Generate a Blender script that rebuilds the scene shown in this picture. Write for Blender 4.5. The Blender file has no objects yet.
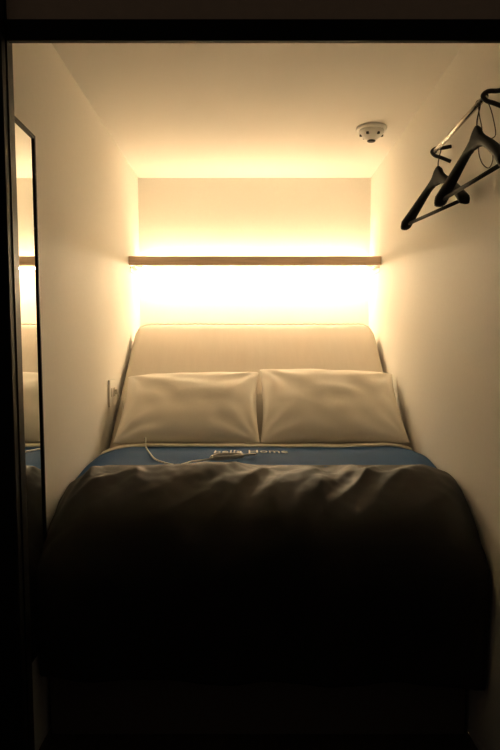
import bpy, bmesh, math, random
from mathutils import Vector, Matrix, noise
random.seed(7)
C = bpy.context.scene.collection
CZ = 1.2                       # camera height
XL, XR, YB, ZC, YF = -0.64, 0.691, 4.0, CZ + 0.989, 1.60
PITCH = math.atan(0.096)

def ray(px, py):
    u = (px - 250) / 680; v = (417 - py) / 680
    return Vector((u, math.cos(PITCH) + v * math.sin(PITCH), -math.sin(PITCH) + v * math.cos(PITCH)))
def atY(px, py, Y):
    d = ray(px, py); return Vector((d.x * Y / d.y, Y, CZ + d.z * Y / d.y))

# ------------------------------------------------------------ materials
def mat(name, col, rough=0.6, metal=0.0, bump=0.0, scale=60, var=0.0, emit=None, strength=0, sheen=0, spec=0.5, aniso=None):
    m = bpy.data.materials.new(name); m.use_nodes = True
    nt = m.node_tree; b = nt.nodes['Principled BSDF']
    b.inputs['Base Color'].default_value = (*col, 1); b.inputs['Roughness'].default_value = rough
    b.inputs['Metallic'].default_value = metal; b.inputs['Specular IOR Level'].default_value = spec
    if sheen:
        b.inputs['Sheen Weight'].default_value = sheen; b.inputs['Sheen Roughness'].default_value = 0.4
    if emit:
        b.inputs['Emission Color'].default_value = (*emit, 1); b.inputs['Emission Strength'].default_value = strength
    tc = nt.nodes.new('ShaderNodeTexCoord')
    mp = nt.nodes.new('ShaderNodeMapping'); nt.links.new(tc.outputs['Object'], mp.inputs['Vector'])
    if aniso: mp.inputs['Scale'].default_value = aniso
    n = nt.nodes.new('ShaderNodeTexNoise'); n.inputs['Scale'].default_value = scale; n.inputs['Detail'].default_value = 4
    nt.links.new(mp.outputs['Vector'], n.inputs['Vector'])
    if bump:
        bp = nt.nodes.new('ShaderNodeBump'); bp.inputs['Strength'].default_value = bump; bp.inputs['Distance'].default_value = 0.01
        nt.links.new(n.outputs['Fac'], bp.inputs['Height']); nt.links.new(bp.outputs['Normal'], b.inputs['Normal'])
    if var:
        r = nt.nodes.new('ShaderNodeValToRGB')
        r.color_ramp.elements[0].position = 0.3; r.color_ramp.elements[1].position = 0.7
        r.color_ramp.elements[0].color = (*[c * (1 - var) for c in col], 1)
        r.color_ramp.elements[1].color = (*[min(1, c * (1 + var)) for c in col], 1)
        nt.links.new(n.outputs['Fac'], r.inputs['Fac']); nt.links.new(r.outputs['Color'], b.inputs['Base Color'])
    return m
M = dict(
    wall=mat('wall_paint', (0.90, 0.87, 0.80), 0.65, bump=0.02, scale=90, var=0.012),
    ceil=mat('ceiling_paint', (0.91, 0.88, 0.82), 0.7, bump=0.02, scale=90),
    floor=mat('floor_laminate', (0.10, 0.075, 0.055), 0.5, bump=0.05, scale=12, var=0.25, aniso=(6, 0.6, 1)),
    outer=mat('corridor_panel', (0.030, 0.026, 0.024), 0.6, bump=0.03, scale=40),
    header=mat('header_panel', (0.80, 0.62, 0.48), 0.7, bump=0.03, scale=50, var=0.04),
    blackmetal=mat('black_metal', (0.008, 0.008, 0.009), 0.5, spec=0.2, bump=0.01, scale=200),
    jamb=mat('jamb_metal', (0.010, 0.0095, 0.009), 0.4, spec=0.15, bump=0.01, scale=200),
    mirror=mat('mirror_glass', (0.86, 0.88, 0.86), 0.01, metal=1.0),
    wood=mat('shelf_wood', (0.70, 0.50, 0.36), 0.55, bump=0.08, scale=9, var=0.12, aniso=(1, 14, 14)),
    led=mat('led_glow', (1, 0.8, 0.5), 0.5, emit=(1.0, 0.78, 0.49), strength=26),
    ledlow=mat('led_glow_under', (1, 0.8, 0.5), 0.5, emit=(1.0, 0.78, 0.49), strength=55),
    plastic=mat('clear_plastic', (0.75, 0.70, 0.6), 0.25),
    white=mat('white_plastic', (0.86, 0.84, 0.80), 0.35, bump=0.01, scale=100),
    dark=mat('dark_slot', (0.03, 0.028, 0.026), 0.5),
    sheet=mat('sheet_cotton', (0.60, 0.54, 0.45), 0.9, bump=0.10, scale=5, var=0.012, sheen=0.1, spec=0.2, aniso=(7, 1, 1)),
    pillow=mat('pillow_cotton', (0.93, 0.87, 0.77), 0.9, bump=0.08, scale=9, sheen=0.1, spec=0.2),
    fold=mat('top_sheet_cotton', (0.78, 0.70, 0.60), 0.9, bump=0.05, scale=20, sheen=0.1, spec=0.2),
    blue=mat('blue_blanket_cloth', (0.006, 0.055, 0.16), 0.85, bump=0.15, scale=240, var=0.12, sheen=0.0, spec=0.2),
    letter=mat('letter_print', (0.72, 0.72, 0.70), 0.8),
    duvet=mat('duvet_cloth', (0.024, 0.022, 0.021), 0.58, bump=0.06, scale=300, var=0.1, spec=0.3),
    base=mat('bed_base_laminate', (0.16, 0.13, 0.115), 0.6, bump=0.03, scale=30),
    chrome=mat('brushed_steel', (0.62, 0.58, 0.52), 0.25, metal=1.0, bump=0.01, scale=200),
    bracket=mat('bracket_metal', (0.02, 0.018, 0.017), 0.4, spec=0.4),
    hanger=mat('hanger_black', (0.006, 0.006, 0.006), 0.55, spec=0.12, bump=0.02, scale=80),
    cable=mat('white_cable', (0.78, 0.74, 0.66), 0.4),
    cord=mat('brown_cord', (0.06, 0.04, 0.028), 0.6),
)

# ------------------------------------------------------------ helpers
def add_box(bm, x0, x1, y0, y1, z0, z1, bevel=0.0, seg=2):
    t = bmesh.new()
    bmesh.ops.create_cube(t, size=1)
    for v in t.verts:
        v.co = Vector(((x0 + x1) / 2 + v.co.x * (x1 - x0), (y0 + y1) / 2 + v.co.y * (y1 - y0), (z0 + z1) / 2 + v.co.z * (z1 - z0)))
    if bevel: bmesh.ops.bevel(t, geom=t.edges[:], offset=bevel, segments=seg, affect='EDGES', profile=0.5)
    me = bpy.data.meshes.new('tmp'); t.to_mesh(me); t.free(); bm.from_mesh(me); bpy.data.meshes.remove(me)
    return bm
def smooth_path(pts, n=6):
    pts = [Vector(p) for p in pts]; out = []
    for i in range(len(pts) - 1):
        p0 = pts[max(i - 1, 0)]; p1 = pts[i]; p2 = pts[i + 1]; p3 = pts[min(i + 2, len(pts) - 1)]
        for k in range(n):
            t = k / n
            out.append(0.5 * ((2 * p1) + (p2 - p0) * t + (2 * p0 - 5 * p1 + 4 * p2 - p3) * t * t + (3 * p1 - p0 - 3 * p2 + p3) * t ** 3))
    out.append(pts[-1]); return out
def add_tube(bm, pts, r, seg=10, closed=False, cap=True):
    pts = [Vector(p) for p in pts]; n = len(pts); rings = []; up = None
    for i, p in enumerate(pts):
        if closed: d = (pts[(i + 1) % n] - pts[i - 1]).normalized()
        else: d = (pts[min(i + 1, n - 1)] - pts[max(i - 1, 0)]).normalized()
        if up is None:
            up = Vector((0, 0, 1)) if abs(d.z) < 0.9 else Vector((1, 0, 0))
        s = d.cross(up).normalized(); up = s.cross(d).normalized()
        rr = r(i / (n - 1)) if callable(r) else r
        rings.append([bm.verts.new(p + (s * math.cos(a) + up * math.sin(a)) * rr) for a in [2 * math.pi * k / seg for k in range(seg)]])
    m = n if closed else n - 1
    for i in range(m):
        a, b = rings[i], rings[(i + 1) % n]
        for k in range(seg):
            bm.faces.new((a[k], a[(k + 1) % seg], b[(k + 1) % seg], b[k]))
    if cap and not closed:
        bm.faces.new(rings[0][::-1]); bm.faces.new(rings[-1])
    return bm
def add_lathe(bm, prof, c, seg=40):
    rings = []
    for r, z in prof:
        rings.append([bm.verts.new((c[0] + r * math.cos(2 * math.pi * k / seg), c[1] + r * math.sin(2 * math.pi * k / seg), c[2] + z)) for k in range(seg)])
    for i in range(len(rings) - 1):
        for k in range(seg):
            bm.faces.new((rings[i][k], rings[i][(k + 1) % seg], rings[i + 1][(k + 1) % seg], rings[i + 1][k]))
    bm.faces.new(rings[0]); bm.faces.new(rings[-1])
    return bm
def obj(name, bm, m, parent=None, smooth=False, sub=0, solid=0, off=-1):
    bmesh.ops.recalc_face_normals(bm, faces=bm.faces[:]) if not solid else None
    me = bpy.data.meshes.new(name); bm.to_mesh(me); bm.free()
    me.materials.append(M[m])
    if smooth:
        for p in me.polygons: p.use_smooth = True
    o = bpy.data.objects.new(name, me); C.objects.link(o)
    if solid:
        s = o.modifiers.new('solid', 'SOLIDIFY'); s.thickness = solid; s.offset = off
    if sub:
        s = o.modifiers.new('sub', 'SUBSURF'); s.levels = sub; s.render_levels = sub
    if parent:
        o.parent = parent
        w = Matrix.Translation(parent.location) @ parent.rotation_euler.to_matrix().to_4x4()
        p = parent.parent
        while p: w = (Matrix.Translation(p.location) @ p.rotation_euler.to_matrix().to_4x4()) @ w; p = p.parent
        o.matrix_parent_inverse = w.inverted()
    return o
def local(o): o.matrix_parent_inverse = Matrix(); return o
def tag(o, label, cat, group=None):
    o['label'] = label; o['category'] = cat
    if group: o['group'] = group
    return o
def thing(name, label, cat, loc=(0, 0, 0), rotz=0, group=None):
    o = bpy.data.objects.new(name, None); C.objects.link(o); o.empty_display_size = 0.05
    o.location = loc; o.rotation_euler = (0, 0, rotz); return tag(o, label, cat, group)
def struct(name, boxes, m, bevel=0.0):
    bm = bmesh.new()
    for b in boxes: add_box(bm, *b, bevel=bevel)
    o = obj(name, bm, m); o['kind'] = 'structure'; return o
def nz(x, y, z=0.0): return noise.noise(Vector((x, y, z)))

# ------------------------------------------------------------ room shell
T = 0.08
struct('floor', [(-2.6, 2.6, -1.2, YB + T, -0.06, 0)], 'floor')
struct('ceiling', [(XL - T, XR + T, YF, YB + T, ZC, ZC + T)], 'ceil')
struct('wall_back', [(XL, XR, YB, YB + T, 0, ZC)], 'wall')
struct('wall_left', [(XL - T, XL, YF, YB + T, 0, ZC)], 'wall')
struct('wall_right', [(XR, XR + T, YF, YB + T, 0, ZC)], 'wall')
LZ0, LZ1 = CZ + 0.680, CZ + 0.725
PX = -0.534; PR = 0.625
# corridor side of the cubicle
struct('wall_front', [(-2.6, XL - T, YF - 0.04, YF, 0, 2.6), (XR + T, 2.6, YF - 0.04, YF, 0, 2.6)], 'outer')
struct('wall_header', [(PX, PR, YF - 0.03, YF, LZ1, 2.6)], 'header')
struct('trim_1', [(XL - T, PX, YF - 0.035, YF, 0, 2.6)], 'jamb')       # left door post
struct('trim_2', [(PR, XR + T, YF - 0.035, YF, 0, 2.6)], 'jamb', 0.002)       # right door post
struct('trim_3', [(PX, PR, YF - 0.036, YF - 0.020, LZ0, LZ1)], 'blackmetal', 0.002)    # lintel
struct('trim_4', [(XL - T - 0.3, PX - 0.003, YF - 0.062, YF - 0.036, 0, 2.6)], 'blackmetal', 0.002)  # dark facing of left post

# ------------------------------------------------------------ bed
ZT = CZ - 0.425   # mattress top, flat part
bed = thing('bed_frame', 'dark low bed base under the mattress with head end raised', 'bed', (0.025, 3.0, 0))
bm = bmesh.new()
for x0, x1, y0, y1 in ((-0.625, 0.675, 2.035, 2.06), (-0.625, 0.675, 3.93, 3.955), (-0.625, -0.60, 2.06, 3.93), (0.65, 0.675, 2.06, 3.93)):
    add_box(bm, x0, x1, y0, y1, 0.0, 0.54, bevel=0.003)
obj('base', bm, 'base', bed)
bm = bmesh.new(); add_box(bm, -0.60, 0.65, 2.06, 3.93, 0.50, 0.54, bevel=0.003)
obj('platform', bm, 'base', bed)
# raised head panel and its props
ang = math.atan(0.707); ca, sa = math.cos(ang), math.sin(ang)
def incl(s, d):            # s along incline, d = distance along normal above the surface
    return (2.93 + s * ca - d * sa, ZT + s * sa + d * ca)
bm = bmesh.new()
vs = []
for s, d in ((0.10, -0.20), (0.93, -0.20), (0.93, -0.225), (0.10, -0.225)):
    y, z = incl(s, d); vs.append((y, z))
for x in (-0.60, 0.65):
    pass
a = [bm.verts.new((-0.60, y, z)) for y, z in vs]; b = [bm.verts.new((0.65, y, z)) for y, z in vs]
for k in range(4): bm.faces.new((a[k], a[(k + 1) % 4], b[(k + 1) % 4], b[k]))
bm.faces.new(a[::-1]); bm.faces.new(b)
obj('head_panel', bm, 'base', bed)
for x in (-0.45, 0.5):
    y, z = incl(0.80, -0.215)
    bm = bmesh.new(); add_tube(bm, [(x, y, z), (x, y + 0.02, 0.54)], 0.018)
    obj('prop', bm, 'blackmetal', bed, smooth=True)

# mattress: loft of rounded rectangles along a bent path
def mattress_bm(x0, x1, thick, grow=0.0):
    bm = bmesh.new(); path = []
    for i in range(20): path.append((2.10 + 0.76 * i / 20, ZT, 0.0))
    for i in range(9):
        t = i / 8; aa = ang * t; R = 0.16
        path.append((2.86 + R * math.sin(aa), ZT + R * (1 - math.cos(aa)), aa))
    y0, z0, _ = path[-1]
    L = 0.955
    for i in range(1, 31): path.append((y0 + ca * L * i / 30, z0 + sa * L * i / 30, ang))
    n = len(path); tot = 0; S = [0]
    for i in range(1, n):
        tot += math.dist(path[i][:2], path[i - 1][:2]); S.append(tot)
    rings = []
    def ringat(y, z, aa, inset, tk):
        fl = max(0, min(1, (2.85 - y) / 0.25)); inset += 0.028 * fl
        pts = []; rc = min(0.045 + 0.035 * fl, tk * 0.45)
        hw = (x1 - x0) / 2 - inset; cx = (x0 + x1) / 2
        corners = ((hw - rc, -rc, 0), (-hw + rc, -rc, 90), (-hw + rc, -tk + rc, 180), (hw - rc, -tk + rc, 270))
        for px, pd, a0 in corners:
            for k in range(5):
                q = math.radians(a0 + 90 * k / 4)
                pts.append((px + rc * math.cos(q), pd + rc * math.sin(q)))
        vv = []
        for i in range(len(pts)):           # split the long top edge
            vv.append(pts[i])
            if i in (4, 14):
                j = (i + 1) % len(pts)
                for k in range(1, 24):
                    vv.append((pts[i][0] + (pts[j][0] - pts[i][0]) * k / 24, pts[i][1]))
        out = []
        for X, d in vv:
            wr = 0.0025 * nz(X * 16, z * 3 + y, 1) + 0.003 * nz(X * 5, y * 4, 4) if d > -0.02 else 0
            dd = d + wr
            out.append(bm.verts.new((cx + X, y - math.sin(aa) * dd, z + math.cos(aa) * dd)))
        return out
    for i, (y, z, aa) in enumerate(path):
        e = min(S[i], tot - S[i]); r = 0.07
        inset = 0 if e > r else r - math.sqrt(max(0, r * r - (r - e) ** 2))
        k = 1 if e > 0.03 else math.sqrt(max(0.05, 1 - (1 - e / 0.03) ** 2))
        dn = (1 - k) * 0.02
        rings.append(ringat(y + math.sin(aa) * dn, z - math.cos(aa) * dn, aa, inset, thick - 2 * dn))
    m = len(rings[0])
    for i in range(n - 1):
        for k in range(m):
            bm.faces.new((rings[i][k], rings[i][(k + 1) % m], rings[i + 1][(k + 1) % m], rings[i + 1][k]))
    bm.faces.new(rings[0]); bm.faces.new(rings[-1])
    return bm
mt = obj('mattress', mattress_bm(-0.622, 0.672, 0.19), 'sheet', smooth=True)
tag(mt, 'cream sheeted mattress sloping up behind the two pillows', 'mattress')
# elastic ruffled hem along the raised top edge
yT, zT = 2.86 + 0.16 * sa + ca * 0.955, ZT + 0.16 * (1 - ca) + sa * 0.955
pts = []
for i in range(141):
    t = i / 140; x = -0.60 + 1.25 * t
    e = min(t, 1 - t) * 1.25; dr = 0.06 - math.sqrt(max(0, 0.06 ** 2 - max(0, 0.06 - e) ** 2)) if e < 0.06 else 0
    w = 0.0030 * nz(i * 0.37, 3.1) + 0.0016 * math.sin(i * 1.9 + 2 * nz(i * 0.1, 7))
    s = -0.012 - dr
    pts.append((x, yT + s * ca + 0.006, zT + s * sa + 0.001 + w))
bm = bmesh.new(); add_tube(bm, pts, lambda t: 0.0035 + 0.0015 * nz(t * 60, 9), seg=8)
obj('elastic_hem', bm, 'fold', mt, smooth=True)

# pillows
def pillow_bm(w, h, t, seed, ear=0.045, sag=0.0):
    bm = bmesh.new(); N, K = 44, 32
    grid = {}
    for side in (1, -1):
        for i in range(N + 1):
            for j in range(K + 1):
                if side == -1 and (i in (0, N) or j in (0, K)): grid[(side, i, j)] = grid[(1, i, j)]; continue
                u = 2 * i / N - 1; v = 2 * j / K - 1
                f = (max(0, 1 - abs(u) ** 3.2) * max(0, 1 - abs(v) ** 2.6)) ** 0.55
                # edges bow inwards between pointed corners
                x = u * w / 2 * (1 - ear * (1 - v * v) * abs(u) ** 3)
                y = v * h / 2 * (1 - ear * 1.3 * (1 - u * u) * abs(v) ** 3)
                if v > 0: y += sag * u * v * v
                wr = 0.016 * nz(u * 2.6 + seed, v * 2.2 + seed, seed) * f
                # fan of creases from the corners
                for cx, cy in ((-1, 1), (1, 1), (1, -1), (-1, -1)):
                    dx, dy = u - cx, (v - cy) * 0.8; r = math.hypot(dx, dy); an = math.atan2(dy, dx)
                    wr += 0.0085 * math.sin(an * 11 + seed + cx + 2 * cy + r * 2) * math.exp(-(r / 0.65) ** 2) * min(1, r * 5) * min(1, f * 2)
                wr += 0.009 * math.sin((u * 0.75 + v) * 9 + 3 * nz(u * 1.5, v * 1.5, seed + 5)) * f * max(0, nz(u * 1.3 + 2, v * 1.2, seed + 8) + 0.15)
                z = side * (t / 2) * f + (wr if side == 1 else wr * 0.3)
                grid[(side, i, j)] = bm.verts.new((x, y, z))
    for side in (1, -1):
        for i in range(N):
            for j in range(K):
                q = [grid[(side, i, j)], grid[(side, i + 1, j)], grid[(side, i + 1, j + 1)], grid[(side, i, j + 1)]]
                try: bm.faces.new(q if side == 1 else q[::-1])
                except ValueError: pass
    return bm
def pillow(xc, w, h, t, y0, z0, y1, z1, seed, label, roll=0.0, sag=0.0):
    bm = pillow_bm(w, h, t, seed, sag=sag)
    o = obj('pillow', bm, 'pillow', smooth=True, sub=1)
    a = math.atan2(z1 - z0, y1 - y0)
    o.location = (xc, (y0 + y1) / 2, (z0 + z1) / 2); o.rotation_euler = (a, roll, 0)
    tag(o, label, 'pillow', 'pillows leaning on the raised head of the bed'); return o
pillow(-0.270, 0.635, 0.505, 0.15, 2.865, CZ - 0.385, 3.27, CZ - 0.110, 1.3, 'cream pillow on the left, beside the wall with the outlet', roll=0.0, sag=0.020)
pillow(0.362, 0.645, 0.515, 0.155, 2.860, CZ - 0.385, 3.275, CZ - 0.095, 6.1, 'cream pillow on the right, under the side of the coat hangers', roll=0.0, sag=-0.020)

# bedding layers lying on the mattress
def edge_drop(x, y):
    dl = x - XL; dr = XR - x
    a = max(0, 1 - dl / 0.17); b = max(0, 1 - dr / 0.14)
    fl = 0.055 + 0.08 * max(0, min(1, (2.8 - y) / 0.7)); fr = 0.03 + 0.05 * max(0, min(1, (2.6 - y) / 0.6))
    return fl * a ** 2.0 + fr * b ** 2.0
ZBL = CZ - 0.392
def lay_z(x, y):           # top of the blue blanket
    return ZBL + 0.006 * nz(x * 2.2, y * 3, 2) + 0.0025 * nz(x * 9, y * 7, 3) - edge_drop(x, y) * 0.75 + 0.006 * math.exp(-((y - 2.55) / 0.12) ** 2)
def sheetgrid(xa, xb, n, rows, f):
    bm = bmesh.new(); g = []
    for j in range(rows + 1):
        g.append([bm.verts.new(f(xa + (xb - xa) * i / n, j / rows)) for i in range(n + 1)])
    for j in range(rows):
        for i in range(n):
            bm.faces.new((g[j][i], g[j][i + 1], g[j + 1][i + 1], g[j + 1][i]))
    return bm
# folded top sheet (cream strip at the foot of the pillows)
def f_sheet(x, t):
    y = 2.80 + 0.085 * t + 0.008 * nz(x * 3, 1)
    return (x, y, lay_z(x, 2.83) + 0.006 + (0.004 * nz(x * 6, y * 8)))
o = obj('top_sheet', sheetgrid(-0.628, 0.680, 90, 8, f_sheet), 'fold', smooth=True, solid=0.014, sub=1)
tag(o, 'narrow cream sheet fold between pillows and blue blanket', 'sheet')
def f_blue(x, t):
    y = 2.24 + 0.60 * t
    z = lay_z(x, y)
    z -= 0.03 * max(0, min(1, (2.30 - y) / 0.05))
    if t > 0.94: z -= 0.008 * ((t - 0.94) / 0.06) ** 2
    return (x, y, z)
blanket = obj('blanket', sheetgrid(-0.632, 0.684, 100, 50, f_blue), 'blue', smooth=True, solid=0.012, sub=1)
tag(blanket, 'teal blue blanket band with white lettering across the bed', 'blanket')
# lettering printed on the blanket
cu = bpy.data.curves.new('lettering_curve', 'FONT'); cu.body = 'bella Home'; cu.size = 0.1; cu.resolution_u = 2
to = bpy.data.objects.new('lettering_tmp', cu); C.objects.link(to)
bpy.context.view_layer.update()
me = bpy.data.meshes.new_from_object(to.evaluated_get(bpy.context.evaluated_depsgraph_get()))
bpy.data.objects.remove(to)
bm = bmesh.new(); bm.from_mesh(me); bpy.data.meshes.remove(me)
bmesh.ops.subdivide_edges(bm, edges=[e for e in bm.edges if e.calc_length() > 0.01], cuts=3)
xs = [v.co.x for v in bm.verts]; ys = [v.co.y for v in bm.verts]
x0, x1, y0, y1 = min(xs), max(xs), min(ys), max(ys)
for v in bm.verts:
    X = -0.138 + (v.co.x - x0) / (x1 - x0) * 0.283; Y = 2.555 + (v.co.y - y0) / (y1 - y0) * 0.10
    v.co = (X, Y, lay_z(X, Y) + 0.0022)
obj('lettering', bm, 'letter', blanket, solid=0.0012, off=1)

# duvet: drawn over the foot of the bed, hangs to near the floor
def prof(t):
    P = [(2.31, -0.386), (2.23, -0.383), (2.145, -0.402), (2.06, -0.440), (1.99, -0.494), (1.95, -0.57), (1.935, -0.66), (1.94, -0.80), (1.945, -0.97)]
    s = t * (len(P) - 1); i = min(int(s), len(P) - 2); k = s - i
    p0 = P[max(i - 1, 0)]; p1 = P[i]; p2 = P[i + 1]; p3 = P[min(i + 2, len(P) - 1)]
    return tuple(0.5 * ((2 * p1[c]) + (p2[c] - p0[c]) * k + (2 * p0[c] - 5 * p1[c] + 4 * p2[c] - p3[c]) * k * k + (3 * p1[c] - p0[c] - 3 * p2[c] + p3[c]) * k ** 3) for c in (0, 1))
def f_duvet(x, t):
    y, z = prof(t); top = max(0, 1 - t / 0.55)
    # crumpled folds running diagonally
    q = x * 1.0 + 0.6 * nz(x * 1.7, y * 2.0, 5) * 0.3
    r1 = 1 - abs(2 * nz(q * 5.0 + y * 2.2, y * 1.6 - x * 1.2, 11)); r2 = 1 - abs(2 * nz(q * 9.0 - y * 4, y * 3.0 + x, 17))
    wr = 0.040 * (r1 - 0.7) + 0.018 * (r2 - 0.7) + 0.003 * nz(x * 30, y * 30, 3)
    amp = min(1, t / 0.10)
    x2 = x
    z += wr * amp * min(1, top * 1.6) - edge_drop(x, y) * max(0, min(1, (0.75 - t) * 4)) + 0.006 * math.exp(-((t - 0.22) / 0.13) ** 2) * (1 - min(1, abs(x) / 0.62) ** 4)
    if t > 0.45:
        k = min(1, (t - 0.45) / 0.3)
        k = k * k * (3 - 2 * k); y += k * (0.014 * math.sin(x * 17 + 2 * nz(x * 2, 1)) + 0.010 * nz(x * 7, z * 2, 21) - 0.012)
    else:
        pass
    y += 0.012 * nz(x * 3.0, t * 3, 31) * max(0, 1 - t / 0.45)
    if t > 0.95: z += 0.012 * nz(x * 8, 2, 41)
    y -= 0.055 * (x - XL) / 1.33 * min(1, t / 0.6)
    # rounded foot corners
    e = min(x - XL, XR - x)
    if e < 0.06 and t > 0.35: y += 0.018 * (1 - e / 0.06) ** 2 * min(1, (t - 0.35) * 5)
    return (x2, y, CZ + z)
o = obj('duvet', sheetgrid(-0.634, 0.684, 150, 90, f_duvet), 'duvet', smooth=True, solid=0.016, off=1, sub=1)
tag(o, 'dark charcoal duvet draped over the foot of the bed', 'duvet')

# ------------------------------------------------------------ shelf with hidden light
sh = thing('wall_shelf', 'brown wooden shelf spanning wall to wall with warm light strips', 'shelf', (0.025, 3.8, CZ + 0.452))
SY0, SZ0, SZ1 = 3.63, CZ + 0.453, CZ + 0.499
bm = bmesh.new(); add_box(bm, XL + 0.003, XR - 0.003, SY0 + 0.0185, 3.955, SZ1 - 0.022, SZ1, bevel=0.001)
obj('shelf_board', bm, 'wood', sh)
bm = bmesh.new(); add_box(bm, XL + 0.003, XR - 0.003, SY0, SY0 + 0.018, SZ0, SZ1, bevel=0.0015)
obj('front_edge', bm, 'wood', sh)
bm = bmesh.new(); add_box(bm, XL + 0.03, XR - 0.03, 3.932, 3.952, SZ1, SZ1 + 0.008, bevel=0.001)
o = obj('light_strip', bm, 'led', sh); o['label'] = 'glowing strip on top of the shelf'
bm = bmesh.new(); add_box(bm, XL + 0.03, XR - 0.03, 3.92, 3.945, SZ1 - 0.031, SZ1 - 0.023, bevel=0.001)
o = obj('light_strip', bm, 'ledlow', sh); o['label'] = 'glowing strip under the shelf'
for x0, x1 in ((XL + 0.001, XL + 0.03), (XR - 0.03, XR - 0.001)):
    bm = bmesh.new()
    add_box(bm, x0, x1, 3.68, 3.86, SZ0 - 0.004, SZ0, bevel=0.001)
    xw = (x0, x0 + 0.004) if x0 < 0 else (x1 - 0.004, x1)
    add_box(bm, xw[0], xw[1], 3.68, 3.86, SZ0 - 0.03, SZ0, bevel=0.001)
    obj('bracket', bm, 'plastic', sh)

# ------------------------------------------------------------ mirror
mi = thing('wall_mirror', 'tall narrow black framed mirror on the left wall', 'mirror', (XL + 0.001, 1.88, CZ - 0.885))
mx0, mx1, my0, my1, mz0, mz1 = XL + 0.001, XL + 0.018, 1.72, 2.04, CZ - 0.885, CZ + 0.622
fw = 0.010
bm = bmesh.new()
add_box(bm, mx0, mx1, my0, my0 + fw, mz0, mz1, bevel=0.001); add_box(bm, mx0, mx1, my1 - fw, my1, mz0, mz1, bevel=0.001)
add_box(bm, mx0, mx1, my0 + fw, my1 - fw, mz0, mz0 + fw, bevel=0.001); add_box(bm, mx0, mx1, my0 + fw, my1 - fw, mz1 - fw, mz1, bevel=0.001)
obj('mirror_frame', bm, 'blackmetal', mi)
bm = bmesh.new(); add_box(bm, mx0, mx0 + 0.012, my0 + fw, my1 - fw, mz0 + fw, mz1 - fw)
obj('mirror_glass', bm, 'mirror', mi)

# ------------------------------------------------------------ smoke detector
dc = (0.538, 3.12, ZC)
sd = thing('smoke_detector', 'small white smoke detector on the ceiling', 'detector', dc)
bm = bmesh.new(); add_lathe(bm, [(0.066, 0), (0.068, -0.004), (0.067, -0.012), (0.060, -0.015)], dc); obj('mount_plate', bm, 'white', sd, smooth=True)
bm = bmesh.new(); add_lathe(bm, [(0.055, -0.014), (0.056, -0.020), (0.051, -0.031), (0.040, -0.042), (0.028, -0.050), (0.021, -0.055), (0.018, -0.056)], dc)
body = obj('detector_body', bm, 'white', sd, smooth=True)
bm = bmesh.new(); add_lathe(bm, [(0.0175, -0.0562), (0.019, -0.059), (0.016, -0.062), (0.007, -0.063)], dc); obj('sensor_cap', bm, 'dark', sd, smooth=True)
for k in range(6):
    a = math.radians(-120 + 60 * k)
    t = bmesh.new(); add_box(t, 0.036, 0.0520, -0.006, 0.006, -0.040, -0.030, bevel=0.002)
    bmesh.ops.transform(t, matrix=Matrix.Translation(dc) @ Matrix.Rotation(a, 4, 'Z'), verts=t.verts[:])
    obj('vent_slot', t, 'dark', sd)

# ------------------------------------------------------------ outlet and cable
ot = thing('power_outlet', 'cream wall outlet plate beside the left pillow', 'outlet', (XL + 0.001, 3.12, CZ - 0.19))
bm = bmesh.new(); add_box(bm, XL + 0.001, XL + 0.010, 3.055, 3.185, CZ - 0.250, CZ - 0.127, bevel=0.003); obj('outlet_plate', bm, 'wall', ot)
for y in (3.085, 3.125, 3.158):
    bm = bmesh.new(); add_box(bm, XL + 0.0102, XL + 0.0116, y - 0.008, y + 0.008, CZ - 0.205, CZ - 0.165, bevel=0.0005); obj('socket', bm, 'plastic', ot)
def onblue(px, py, lift=0.006):
    d = ray(px, py); s = (ZBL - CZ) / d.z; x, y = d.x * s, d.y * s
    return (x, y, lay_z(x, y) + lift)
ms = lambda y: ZT + (y - 2.91) * 0.707 + 0.005
cp = [(-0.620, 3.158, CZ - 0.186), (-0.608, 3.150, CZ - 0.205), (-0.590, 3.13, ms(3.13) + 0.002), (-0.58, 3.05, ms(3.05)), (-0.565, 2.96, ms(2.96)),
      (-0.51, 2.905, CZ - 0.398), (-0.452, 2.872, CZ - 0.368), (-0.437, 2.83, CZ - 0.362), onblue(146, 448), onblue(150, 456), onblue(157, 462)]
e = Vector(onblue(176, 467.5)); cp += [tuple(e), (-0.205, 2.37, lay_z(-0.205, 2.37) + 0.006), (-0.165, 2.405, lay_z(-0.165, 2.4) + 0.006)]
cxx, cyy = -0.082, 2.445
for k in range(19):
    a = math.radians(200 + 45 * k); rr = 0.056 + 0.003 * (k % 3)
    x, y = cxx + rr * math.cos(a), cyy + 0.034 * math.sin(a) + 0.25 * rr * math.cos(a)
    cp.append((x, y, lay_z(x, y) + 0.006 + 0.0006 * k))
cp += [(0.0, 2.47, lay_z(0, 2.47) + 0.014)]
cb = thing('charging_cable', 'thin white charging cable coiled on the blue blanket', 'cable', (-0.078, 2.455, ZBL))
bm = bmesh.new(); add_tube(bm, smooth_path(cp, 6), 0.0028, seg=8); obj('wire', bm, 'cable', cb, smooth=True)
bm = bmesh.new(); add_box(bm, -0.0045, 0.022, 2.464, 2.476, lay_z(0, 2.47) + 0.011, lay_z(0, 2.47) + 0.018, bevel=0.002); obj('connector', bm, 'cable', cb)
bm = bmesh.new(); add_box(bm, XL + 0.0122, XL + 0.024, 3.150, 3.167, CZ - 0.198, CZ - 0.174, bevel=0.002); obj('plug', bm, 'cable', cb)

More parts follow.
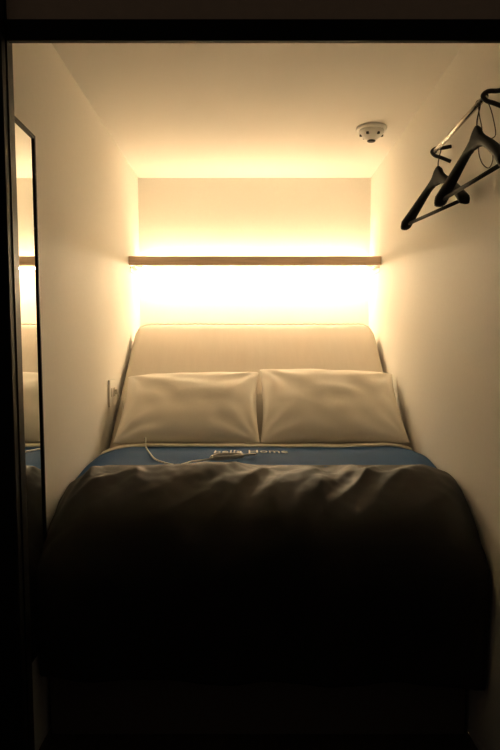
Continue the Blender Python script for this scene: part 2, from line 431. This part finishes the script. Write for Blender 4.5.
# ------------------------------------------------------------ clothes rail
RX, RZ, RY0, RY1 = 0.63, CZ + 0.680, 1.89, 2.40
rl = thing('clothes_rail', 'short steel clothes rail bracketed to the right wall', 'rail', (RX, 2.15, RZ))
bm = bmesh.new(); add_tube(bm, [(RX, RY0, RZ), (RX, RY1, RZ)], 0.0075, seg=16); obj('rail', bm, 'chrome', rl, smooth=True)
for y, mt_ in ((RY0, 'bracket'), (RY1, 'bracket')):
    bm = bmesh.new()
    add_tube(bm, smooth_path([(XR - 0.004, y, RZ + 0.018), (RX + 0.030, y, RZ + 0.013), (RX + 0.006, y, RZ + 0.012), (RX - 0.008, y, RZ + 0.001), (RX + 0.002, y, RZ - 0.012), (RX + 0.024, y, RZ - 0.019), (XR - 0.004, y, RZ - 0.032)], 6), 0.0062, seg=10)
    br = obj('bracket', bm, mt_, rl, smooth=True)
    bm = bmesh.new(); add_box(bm, XR - 0.006, XR - 0.0005, y - 0.011, y + 0.011, RZ - 0.042, RZ + 0.042, bevel=0.002)
    obj('wall_plate', bm, mt_, br)
    bm = bmesh.new(); add_tube(bm, [(RX, y - 0.010, RZ), (RX, y + 0.010, RZ)], 0.0110, seg=16); obj('end_collar', bm, 'chrome', br, smooth=True)

# ------------------------------------------------------------ hangers
def hanger_body():
    bm = bmesh.new(); n = 44; rings = []
    for i in range(n + 1):
        u = 2 * i / n - 1; x = u * 0.228; a = abs(u)
        zc = -0.094 - 0.126 * (a ** 1.25) if a > 0.12 else -0.090 - 0.0060 * (a / 0.12)
        hh = 0.0135 + 0.019 * math.exp(-(a / 0.13) ** 2) + 0.003 * a
        th = 0.0085 + 0.0125 * a ** 1.5
        yy = -0.018 * a * a
        if a > 0.97: hh *= 0.72; th *= 0.75
        ring = []
        for k in range(12):
            q = 2 * math.pi * k / 12
            cx_, cz_ = math.cos(q), math.sin(q)
            ring.append(bm.verts.new((x, yy + th * math.copysign(abs(cx_) ** 0.7, cx_), zc + hh * math.copysign(abs(cz_) ** 0.7, cz_))))
        rings.append(ring)
    for i in range(n):
        for k in range(12): bm.faces.new((rings[i][k], rings[i][(k + 1) % 12], rings[i + 1][(k + 1) % 12], rings[i + 1][k]))
    bm.faces.new(rings[0]); bm.faces.new(rings[-1]); return bm
def make_hanger(loc, rot, label):
    h = thing('coat_hanger', label, 'hanger', (0, 0, 0), 0, 'black coat hangers on the rail')
    local(obj('hanger_arms', hanger_body(), 'hanger', h, smooth=True))
    bm = bmesh.new(); R = 0.017
    pts = [(0, 0, -0.066), (0, 0, -0.050), (0.003, 0, -0.040)] + [(R * math.cos(math.radians(a)), 0, -0.0075 - 0.0025 + 0 + (R * math.sin(math.radians(a)))) for a in range(-40, 200, 15)]
    # hook passes over the rail: local origin = rail centre
    pts = [(p[0], p[1], p[2]) for p in pts]
    add_tube(bm, smooth_path(pts, 3), 0.0020, seg=8); local(obj('hook', bm, 'bracket', h, smooth=True))
    bm = bmesh.new(); add_tube(bm, [(-0.205, -0.012, -0.212), (0.205, -0.012, -0.212)], 0.0060, seg=12); local(obj('trouser_bar', bm, 'hanger', h, smooth=True))
    h.location = loc; h.rotation_euler = (0, 0, rot); return h
h1 = make_hanger((RX + 0.002, 2.355, RZ), math.radians(-79.5), 'black coat hanger at the far end of the rail')
h2 = h1.copy(); C.objects.link(h2)
for ch in list(h1.children):
    c = ch.copy(); C.objects.link(c); c.parent = h2
h2.location = (RX - 0.004, 1.945, RZ); h2.rotation_euler = (0, 0, math.radians(-85))
h2['label'] = 'black coat hanger at the near end of the rail, nearest the doorway'
# thin cord loop hanging from the rail end
pp = [(478, 103), (479.5, 116), (482, 130), (480, 142), (478.5, 151), (482, 163), (489, 168), (493, 158), (490, 146), (490, 140), (495.5, 135), (494, 122), (490, 107), (485, 98)]
yy = [1.897] + [1.885] * 2 + [1.97] * 8 + [1.90] * 2 + [1.893]
yy = [1.915, 1.915, 1.965, 1.975, 1.975, 1.975, 1.975, 1.975, 1.975, 1.97, 1.95, 1.93, 1.915, 1.91]
bm = bmesh.new(); add_tube(bm, smooth_path([atY(px, py, y) for (px, py), y in zip(pp, yy)], 5), 0.0014, seg=8)
o = obj('hanging_cord', bm, 'cord', smooth=True); tag(o, 'thin brown cord looped over the near end of the rail', 'cord')

# ------------------------------------------------------------ light and camera
w = bpy.data.worlds.new('World'); bpy.context.scene.world = w; w.use_nodes = True
w.node_tree.nodes['Background'].inputs['Color'].default_value = (1.0, 0.78, 0.58, 1)
w.node_tree.nodes['Background'].inputs['Strength'].default_value = 0.0105

cam = bpy.data.cameras.new('camera'); co = bpy.data.objects.new('camera', cam); C.objects.link(co)
cam.sensor_fit = 'HORIZONTAL'; cam.sensor_width = 36; cam.lens = 680 / 500 * 36
cam.shift_x = 0; cam.shift_y = (417 - 375) / 500
co.location = (0, 0, CZ); co.rotation_euler = (math.pi / 2 - PITCH, 0, 0)
cam.clip_start = 0.05
sc = bpy.context.scene; sc.camera = co
sc.view_settings.view_transform = 'Standard'; sc.view_settings.look = 'None'
sc.view_settings.gamma = 1; sc.view_settings.use_curve_mapping = False
sc.view_settings.exposure = 0.82
